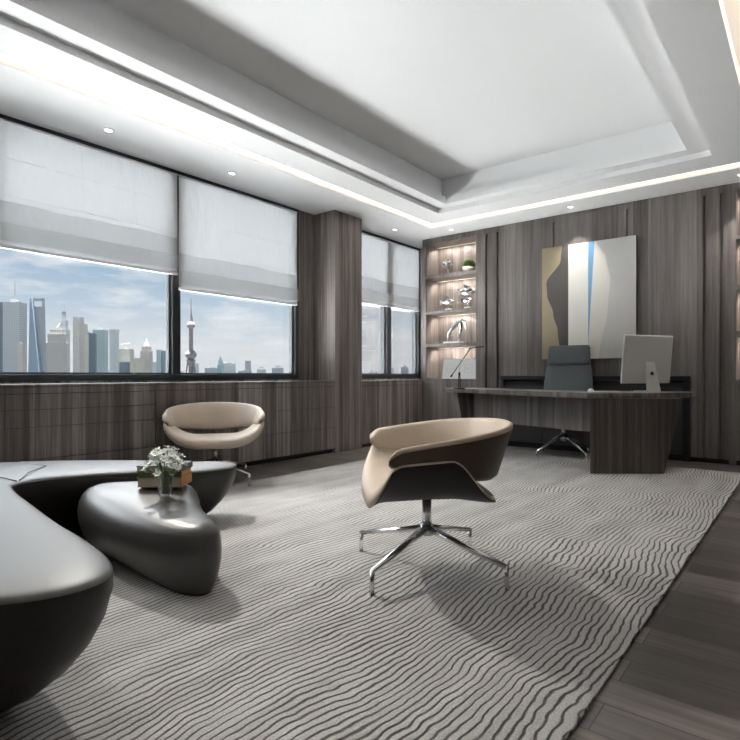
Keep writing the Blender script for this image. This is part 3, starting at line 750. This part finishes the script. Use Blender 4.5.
# ------------------------------------------------------------------ books and flowers
BK = [(mat('book_cream', (.50, .43, .36), .6), (.225, .17), .050, 'thick cream book at the bottom of the pile on the ottoman'),
      (mat('book_olive', (.17, .19, .10), .6), (.22, .17), .028, 'thin olive green book in the middle of the pile on the ottoman'),
      (mat('book_slate', (.13, .14, .155), .6), (.23, .172), .032, 'slate grey book on top of the pile on the ottoman')]
PAGE = mat('paper', (.62, .56, .47), .8); ORANGE = mat('orange_cloth', (.50, .22, .05), .6)
z = .358+RZ; bx, by = -2.635, 1.575; ba = math.atan2(.626, .78)
for i, (m_, (bw, bd), bh, lab) in enumerate(BK):
    t = thing('book', lab, 'book', (bx, by, z), ba+(.0, .05, -.03)[i], 'books piled on the ottoman')
    bm = B(); box(bm, -bw/2, bw/2, -bd/2, bd/2, 0, .003); box(bm, -bw/2, bw/2, -bd/2, bd/2, bh-.004, bh-.001); obj('cover', bm, m_, t)
    bm = B(); box(bm, -bw/2+.004, bw/2-.006, -bd/2+.004, bd/2-.004, .003, bh-.004); obj('pages', bm, PAGE if i != 1 else m_, t)
    bm = B(); box(bm, bw/2-.004, bw/2, -bd/2, bd/2, 0.0, bh-.001); obj('spine', bm, ORANGE if i < 2 else m_, t)
    z += bh
vx, vy = -2.44, 1.46
VZ = .335+RZ
t = thing('glass_vase', 'small clear glass vase with stems beside the books on the ottoman', 'vase', (vx, vy, VZ))
bm = B(); prof = [(.0, .0), (.026, .0), (.030, .02), (.040, .135), (.0385, .135), (.0285, .022), (.0, .014)]
lathe(bm, [(max(r, .0005), z_) for r, z_ in prof], 28, caps=False); obj('glass', bm, VGLASS, t, smooth=True)
t = thing('white_flowers', 'bunch of small white flowers standing in the glass vase', 'flowers', (vx, vy, VZ+.02))
rnd = random.Random(3); heads = []
for k in range(52):
    a = rnd.uniform(0, 6.283); rr = math.sqrt(rnd.random()); h_ = .205-.07*rr*rr+rnd.uniform(-.03, .025)
    heads.append((rr*.092*math.cos(a), rr*.092*math.sin(a), h_))
bm = B()
for hx, hy, hz in heads[:16]: tube(bm, [(hx*.12, hy*.12, .002), (hx*.2, hy*.2, .07), (hx, hy, hz)], .0024, 5)
obj('stems', bm, STEM, t, smooth=True)
bm = B()
for k in range(14):
    a = rnd.uniform(0, 6.283); r0 = rnd.uniform(.04, .1); z0 = rnd.uniform(.09, .15)
    p = Vector((r0*math.cos(a), r0*math.sin(a), z0)); q = Vector((math.cos(a), math.sin(a), .1)).normalized()*.04; s = Vector((-math.sin(a), math.cos(a), 0))*.011
    vs_ = [bm.verts.new(c_) for c_ in (p-q*.5, p+s+Vector((0, 0, .004)), p+q*.7, p-s+Vector((0, 0, .004)))]; bm.faces.new(vs_)
obj('leaves', bm, STEM, t)
for hx, hy, hz in heads:
    bm = B(); base = Vector((hx, hy, hz)); ax = Vector((hx, hy, .09)).normalized(); qr = ax.to_track_quat('Z', 'Y')
    for j in range(6):
        a = j*1.047+rnd.random()*.4; dirv = qr @ Vector((math.cos(a), math.sin(a), .35)); sd = qr @ Vector((-math.sin(a), math.cos(a), 0))
        L_ = .021; c0 = base+dirv*.002; vs_ = [bm.verts.new(v) for v in (c0, c0+dirv*L_*.55+sd*.008, c0+dirv*L_+ax*.003, c0+dirv*L_*.55-sd*.008)]; bm.faces.new(vs_)
    ball(bm, base+ax*.004, .005, u=6, v=4)
    obj('blossom', bm, PETAL, t, smooth=True)

# ------------------------------------------------------------------ ornaments in the left bookcase
YS = YB+.10
def sx(u): return {442: -4.19, 467: -3.77, 444: -4.16, 461: -3.86, 464: -3.81, 453: -4.02}[u]
# figure of rings with a ball
t = thing('silver_figure', 'silver ringed figure on a pedestal on the bookcase top shelf', 'ornament', (-4.135, YB+.13, 2.395))
bm = B(); lathe(bm, [(.05, 0), (.05, .02), (.018, .03), (.014, .09), (.02, .10)], 20); obj('pedestal', bm, SILVER, t, smooth=False)
bm = B(); ball(bm, (0, 0, .175), .055, (1, 1, 1.1), 16, 10); obj('ball', bm, SILVER, t, smooth=True)
for k, (rx, rz_) in enumerate(((0, 0), (1.2, .4), (.7, 1.7))):
    bm = B(); pts = [(Matrix.Rotation(rx, 3, 'X') @ Vector((.085*math.cos(a*.2618), .085*math.sin(a*.2618), 0)))+Vector((0, 0, .175)) for a in range(25)]
    tube(bm, pts, .004, 6); obj('ring', bm, SILVER, t, smooth=True)
# succulent
t = thing('potted_succulent', 'green succulent in a low cream bowl on the bookcase top shelf', 'plant', (-3.80, YB+.13, 2.395))
bm = B(); lathe(bm, [(.055, 0), (.085, .03), (.09, .075), (.082, .078), (.078, .06)], 28); obj('bowl', bm, CERAM, t, smooth=True)
bm = B()
for k in range(90):
    a = rnd.uniform(0, 6.283); el = rnd.uniform(.25, 1.5); d3 = Vector((math.cos(a)*math.cos(el), math.sin(a)*math.cos(el), math.sin(el)))
    rot = d3.to_track_quat('Z', 'Y').to_matrix().to_4x4(); ball(bm, Vector((0, 0, .07))+Vector((d3.x*.085, d3.y*.085, d3.z*.085)), .030, (.45, .3, 1), 6, 5, rot)
obj('leaves', bm, GREEN, t, smooth=True)
# fish
def fish(x, y, size, h_, flip, label):
    t = thing('silver_fish', label, 'ornament', (x, y, 1.875), 0, 'silver fish ornaments on the second shelf')
    f = -1 if flip else 1
    bm = B(); ball(bm, (0, 0, 0), size, (1.08, .26, .52), 20, 12)
    for v in bm.verts:
        if v.co.x*f > 0: v.co.z *= 1-.35*(abs(v.co.x)/size)**2
    bmesh.ops.translate(bm, verts=bm.verts, vec=(0, 0, h_)); bd_ = obj('body', bm, SILVER, t, smooth=True)
    bm = B(); prism(bm, [(-f*size*.85, -.004), (-f*size*.85, .004), (-f*size*1.45, .003), (-f*size*1.45, -.003)], -.01, .01)
    for v in bm.verts:
        if abs(v.co.x) > size*1.2: v.co.z = (h_+size*.55) if v.co.z > 0 else (h_-size*.55)
        else: v.co.z += h_
    obj('tail', bm, SILVER, bd_)
    bm = B(); prism(bm, [(-size*.4, -.003), (size*.3, -.003), (size*.3, .003), (-size*.4, .003)], h_+size*.50, h_+size*.85, top=[(-f*size*.7, -.002), (-f*size*.3, -.002), (-f*size*.3, .002), (-f*size*.7, .002)]); obj('fin', bm, SILVER, bd_)
    bm = B(); tube(bm, [(f*size*.45, -size*.32, h_+size*.08), (f*size*.45, size*.32, h_+size*.08)], size*.16, 12); obj('eye', bm, DGREY, bd_)
    bm = B(); tube(bm, [(0, 0, .01), (0, 0, h_-size*.4)], .005, 8); obj('rod', bm, SILVER, t, smooth=True)
    bm = B(); box(bm, -.04, .04, -.03, .03, 0, .03 if not h_ > .2 else .015); obj('base', bm, PLASTIC, t, bevel=.003)
fish(-4.13, YB+.12, .095, .135, False, 'silver fish ornament at the left of three on second shelf')
fish(-3.86, YB+.22, .120, .265, False, 'largest silver fish ornament, raised highest on the second shelf')
fish(-3.80, YB+.09, .070, .125, False, 'smallest silver fish ornament at right on the second shelf')
# leaping abstract sculpture
t = thing('silver_sculpture', 'arched polished silver sculpture on a white block on third shelf', 'ornament', (-4.02, YB+.13, 1.395))
bm = B(); box(bm, -.17, .11, -.06, .06, 0, .03); obj('base', bm, PLASTIC, t, bevel=.003)
P2 = lambda L__: [(x_, y_, z_) for x_, y_, z_ in L__]
bm = B(); tube(bm, catmull([(-.13, 0, .03), (-.115, 0, .13), (-.05, 0, .22), (.04, 0, .285), (.12, 0, .31), (.17, 0, .27), (.185, 0, .20)], 6, False), [.008+.026*math.sin(math.pi*min(1, i/36))**1.2 for i in range(37)], 12); obj('arch', bm, SILVER, t, smooth=True)
bm = B(); tube(bm, catmull([(.09, 0, .295), (.10, .0, .20), (.07, 0, .10), (.03, 0, .03)], 6, False), [.034, .034, .033, .031, .03, .028, .026, .024, .022, .02, .018, .017, .015, .014, .013, .012, .011, .01, .009], 12); obj('foreleg', bm, SILVER, t, smooth=True)
bm = B(); tube(bm, catmull([(-.04, .01, .21), (-.06, .02, .13), (-.10, .02, .07), (-.09, .01, .03)], 6, False), .009, 8); obj('hind_leg', bm, SILVER, t, smooth=True)
# two white picture frames
for k, (x_, lab) in enumerate(((-4.09, 'white square picture frame at left on the bottom bookcase shelf'), (-3.805, 'white square picture frame at right on the bottom bookcase shelf'))):
    t = thing('picture_frame', lab, 'picture frame', (x_, YB+.10, .885), 0, 'white frames on the bottom shelf')
    hw = .137; parts = []
    bm = B(); box(bm, -hw, hw, 0, .018, 0, .285); 
    for v in bm.verts: v.co.y += v.co.z*.18
    fb = obj('mount', bm, PLASTIC, t, bevel=.003)
    bm = B()
    for a, b, c, e_ in ((-.06, .06, .20, .208), (-.06, .06, .085, .093), (-.06, -.052, .085, .208), (.052, .06, .085, .208)): box(bm, a, b, -.004, .0, c, e_)
    for v in bm.verts: v.co.y += v.co.z*.18
    obj('inner_frame', bm, DGREY if False else ALU, t)
    bm = B(); box(bm, -.018, .018, -.003, 0, .13, .16)
    for v in bm.verts: v.co.y += v.co.z*.18
    obj('motif', bm, ALU, t)

# ------------------------------------------------------------------ the city outside
bm = B(); box(bm, -3500, -340, -2500, 3500, -31, -30)
struct('trim_7', bm, mat('hazy_ground', (.040, .043, .046), .9, spec=.1))
bm = B(); box(bm, -340, -6, -500, 600, -31, -30)
struct('bounce_slab', bm, mat('pale_bounce_ground', (.62, .63, .63), .9))  # unseen pale ground added to bounce sunlight up onto the ceiling
FA = math.atan2(.626, .78)
def facade(name, a, b, rows=3.5, cols=4.0, vertical=True):
    """facade with window bands; distance haze is put into its pale colours"""
    m, n, l, p = new_mat(name)
    g = n.new('ShaderNodeTexCoord'); s = n.new('ShaderNodeSeparateXYZ'); l.new(g.outputs['Object'], s.inputs[0])
    def st_(o_, per, duty):
        q = n.new('ShaderNodeMath'); q.operation = 'DIVIDE'; l.new(o_, q.inputs[0]); q.inputs[1].default_value = per
        f = n.new('ShaderNodeMath'); f.operation = 'FRACT'; l.new(q.outputs[0], f.inputs[0])
        c = n.new('ShaderNodeMath'); c.operation = 'LESS_THAN'; l.new(f.outputs[0], c.inputs[0]); c.inputs[1].default_value = duty; return c.outputs[0]
    k = st_(s.outputs['Z'], rows, .45)
    if vertical:
        k2 = st_(s.outputs['X'], cols, .6); q = n.new('ShaderNodeMath'); q.operation = 'MULTIPLY'; l.new(k, q.inputs[0]); l.new(k2, q.inputs[1]); k = q.outputs[0]
    x = n.new('ShaderNodeMix'); x.data_type = 'RGBA'; l.new(k, x.inputs[0]); x.inputs[6].default_value = (*a, 1); x.inputs[7].default_value = (*b, 1)
    l.new(x.outputs[2], p.inputs['Base Color']); p.inputs['Roughness'].default_value = .7; p.inputs['Specular IOR Level'].default_value = .2
    return m
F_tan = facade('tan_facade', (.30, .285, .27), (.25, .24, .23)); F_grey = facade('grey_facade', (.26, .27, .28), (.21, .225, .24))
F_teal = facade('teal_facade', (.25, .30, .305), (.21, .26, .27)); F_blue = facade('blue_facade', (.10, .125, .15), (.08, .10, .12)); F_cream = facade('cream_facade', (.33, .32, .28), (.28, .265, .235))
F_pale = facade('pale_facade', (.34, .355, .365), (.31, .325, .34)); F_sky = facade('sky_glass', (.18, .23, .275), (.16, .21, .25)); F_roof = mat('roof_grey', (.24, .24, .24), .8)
G0 = -30
CATS = 'skyline buildings seen through the windows'
def tower(x, y, w, h_, m_, label, d_=None, rot=0, steps=None, mast=0, plant=True, name='skyscraper'):
    t = thing(name, label, 'building', (x, y, G0), FA+rot, CATS)
    d_ = d_ or w; z = 0; H_ = h_+31.2
    levels = steps or [(1, 1)]
    for fr, ws in levels:
        bm = B(); z1 = H_*fr; box(bm, -w/2*ws, w/2*ws, -d_/2*ws, d_/2*ws, z, z1); obj('block', bm, m_, t); z = z1
    if plant:
        bm = B(); box(bm, -w*.2, w*.15, -d_*.2, d_*.2, z, z+h_*.045); obj('roof_plant', bm, F_roof, t); z2 = z+h_*.045
    else: z2 = z
    if mast: bm = B(); tube(bm, [(0, 0, z), (0, 0, z2+mast)], [w*.035, w*.012], 6); obj('mast', bm, F_roof, t)
    return t
# leftmost: dark and pale split tower
t = tower(-1024, 342, 27, 119, F_grey, 'tall pale grey glass tower with a mast, left of the wedge tower', 20, mast=30)
bm = B(); box(bm, -22, -13.6, -8, 12, 0, 150); obj('dark_block', bm, F_blue, t)
tower(-985, 338, 9, 50, F_tan, 'slim low grey block in front of the pale glass tower', 9)
# wedge tower with an opening at its top
t = thing('wedge_tower', 'tall blue glass tower tapering like a wedge with an opening on top', 'building', (-1052.6, 386.3, G0), FA, CATS)
hh = 31.2+136
bm = B(); a_ = [(-11.5, -9), (11.5, -9), (11.5, 9), (-11.5, 9)]; prism(bm, a_, 0, hh*.985, top=[(-11.5, -3), (-8.8, -3), (-8.8, 3), (-11.5, 3)]); obj('shaft', bm, F_sky, t)
bm = B(); prism(bm, [(-11.4, 2), (11.4, 2), (11.4, 9), (-11.4, 9)], 0, hh*.90, top=[(-9, 2), (10.2, 2), (10.2, 5), (-9, 5)]); obj('rear_face', bm, mat('pale_glass', (.24, .26, .28), .9, spec=.1), t)  # sky reflected in the tower's pale side is put into this colour
bm = B(); box(bm, -9.5, 9.5, 1, 5, hh*.955, hh*.985); box(bm, 7, 10, 1, 5, hh*.885, hh*.985); obj('crown', bm, F_grey, t)
t = tower(-1088.8, 434.2, 37, 83, F_tan, 'broad tan tower block with a slanted roof frame', 30, rot=.35, steps=[(.78, .92), (.93, .80), (1, .6)])
bm = B(); tube(bm, [(-6, 0, 112), (5, 0, 128)], .8, 6); tube(bm, [(-4, 0, 112), (5, 0, 128)], .5, 6); tube(bm, [(5, 0, 128), (6, 0, 112)], .7, 6); obj('crane', bm, F_roof, t)
tower(-1139.8, 466, 15, 118, F_pale, 'hazy pale spired tower rising behind the tan block', 14, steps=[(.8, 1), (.92, .7), (1, .4)], mast=16)
tower(-925, 400, 10.5, 93, F_tan, 'slim grey-tan twin slab right of the tan block', 14, plant=False)
tower(-940, 413, 13, 84, F_cream, 'slim cream slab with notched top beside the grey-tan slab', 14, steps=[(.85, 1), (1, .85)])
tower(-981.9, 443, 20, 72, F_blue, 'dark blue glass block in the middle of the skyline', 16, rot=.3)
tower(-1027.4, 483.5, 21, 83, F_teal, 'pale teal glass block with roof corner, right of the dark blue', 16, mast=8)
t = thing('round_tower', 'pale round tower with a flared rim on top', 'building', (-1067.2, 528.5, G0), 0, CATS)
bm = B(); lathe(bm, [(9, 0), (9, 112), (10.2, 116), (10.2, 119.5), (9.4, 119.5)], 28); obj('shaft', bm, F_pale, t, smooth=False)
t = tower(-874, 452.7, 20, 42, F_cream, 'cream half-built block with a roof crane', 16, plant=True)
bm = B(); tube(bm, [(-2, 0, 72), (-2, 0, 84)], .5, 6); tube(bm, [(-8, 0, 81), (6, 0, 83)], .4, 6); obj('crane', bm, F_roof, t)
tower(-860, 443, 12, 20, F_blue, 'low dark block in front of half-built block', 10)
tower(-918.7, 493.7, 26, 29, F_cream, 'long low cream block right of the crane block', 14, plant=False)
t = tower(-961, 536.8, 17, 52, F_tan, 'grey-tan tower with a domed lantern top', 15, steps=[(.9, 1), (1, .8)], plant=False)
bm = B(); lathe(bm, [(4.5, 80), (4.5, 86), (3, 90), (.4, 93), (.3, 98)], 14); obj('dome', bm, F_tan, t, smooth=True)
tower(-996.9, 584.9, 9.5, 49, F_teal, 'left of two joined teal office slabs beside the mullion', 12, plant=False)
tower(-991, 593, 8, 47, F_sky, 'right of two joined teal office slabs beside the mullion', 12, plant=False)
# needle tower with balls
t = thing('needle_tower', 'tall needle tower with two balls on splayed legs', 'building', (-791.2, 519.1, G0), 0, CATS)
PK = mat('tower_concrete', (.145, .138, .145), .8, spec=.1); z0 = 30
bm = B(); lathe(bm, [(3.4, 40), (3.4, 118), (2.6, 126)], 16); obj('shaft', bm, PK, t)
bm = B(); ball(bm, (0, 0, 64), 9.0, (1, 1, .9), 20, 12); lathe(bm, [(7.5, 56), (6, 50), (4, 46)], 20); obj('lower_ball', bm, PK, t, smooth=True)
bm = B(); ball(bm, (0, 0, 112), 6.6, (1, 1, .95), 20, 12); obj('upper_ball', bm, PK, t, smooth=True)
bm = B(); lathe(bm, [(2.2, 117), (1.6, 130), (.9, 136), (.4, 156)], 10); obj('spire', bm, PK, t)
for k in range(3):
    a = 2.0944*k+.3
    bm = B(); tube(bm, [(15*math.cos(a), 15*math.sin(a), 0), (4*math.cos(a), 4*math.sin(a), 58)], 1.4, 8); obj('leg', bm, PK, t)
    bm = B(); tube(bm, [(3*math.cos(a+1), 3*math.sin(a+1), 0), (3*math.cos(a+1), 3*math.sin(a+1), 60)], 1.6, 8); obj('column', bm, PK, t)
t = tower(-803.9, 585.9, 9, 30, mat('green_glass', (.16, .22, .23), .5), 'thin dark green tower with a spike, right of the needle tower', 9, steps=[(.8, 1), (.92, .7), (1, .4)], mast=7, plant=False)
tower(-814.4, 654.3, 9, 26, F_grey, 'lone grey slab right of the thin dark green tower', 9, plant=False)
# far low skyline
rl = random.Random(11); lows = []
def at(u, s): l = (u-370)*s/551; return -.6257*s+.78*l, .78*s+.6257*l
k = 0
ws = [(.0, 'grey'), (1, 'tan'), (2, 'pale'), (3, 'teal')]
for (x_, y_, w_, h_) in [(rl.uniform(-1180, -1120), 0, 0, 0)]: pass
brg = [b_*.0285 for b_ in range(30)]                      # bearings spread over the horizon
for i, q in enumerate(brg):
    ang = math.radians(166)-q; dist = rl.uniform(1380, 1480)
    x_, y_ = dist*math.cos(ang), dist*math.sin(ang)
    if x_ > -300: continue
    w_ = rl.uniform(18, 36); h_ = rl.uniform(6, 20)+(14 if rl.random() < .15 else 0)
    t = thing('distant_building', 'one of the low hazy buildings along the far skyline', 'building', (x_, y_, G0), ang-math.pi/2+rl.uniform(-.15, .15), 'low hazy buildings on the horizon')
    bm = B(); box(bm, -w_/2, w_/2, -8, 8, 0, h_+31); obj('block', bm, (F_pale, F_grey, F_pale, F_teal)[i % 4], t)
    bm = B(); box(bm, -w_/5, w_/4, -5, 5, h_+31, h_+31+rl.uniform(2, 6)); obj('roof_block', bm, F_roof, t)
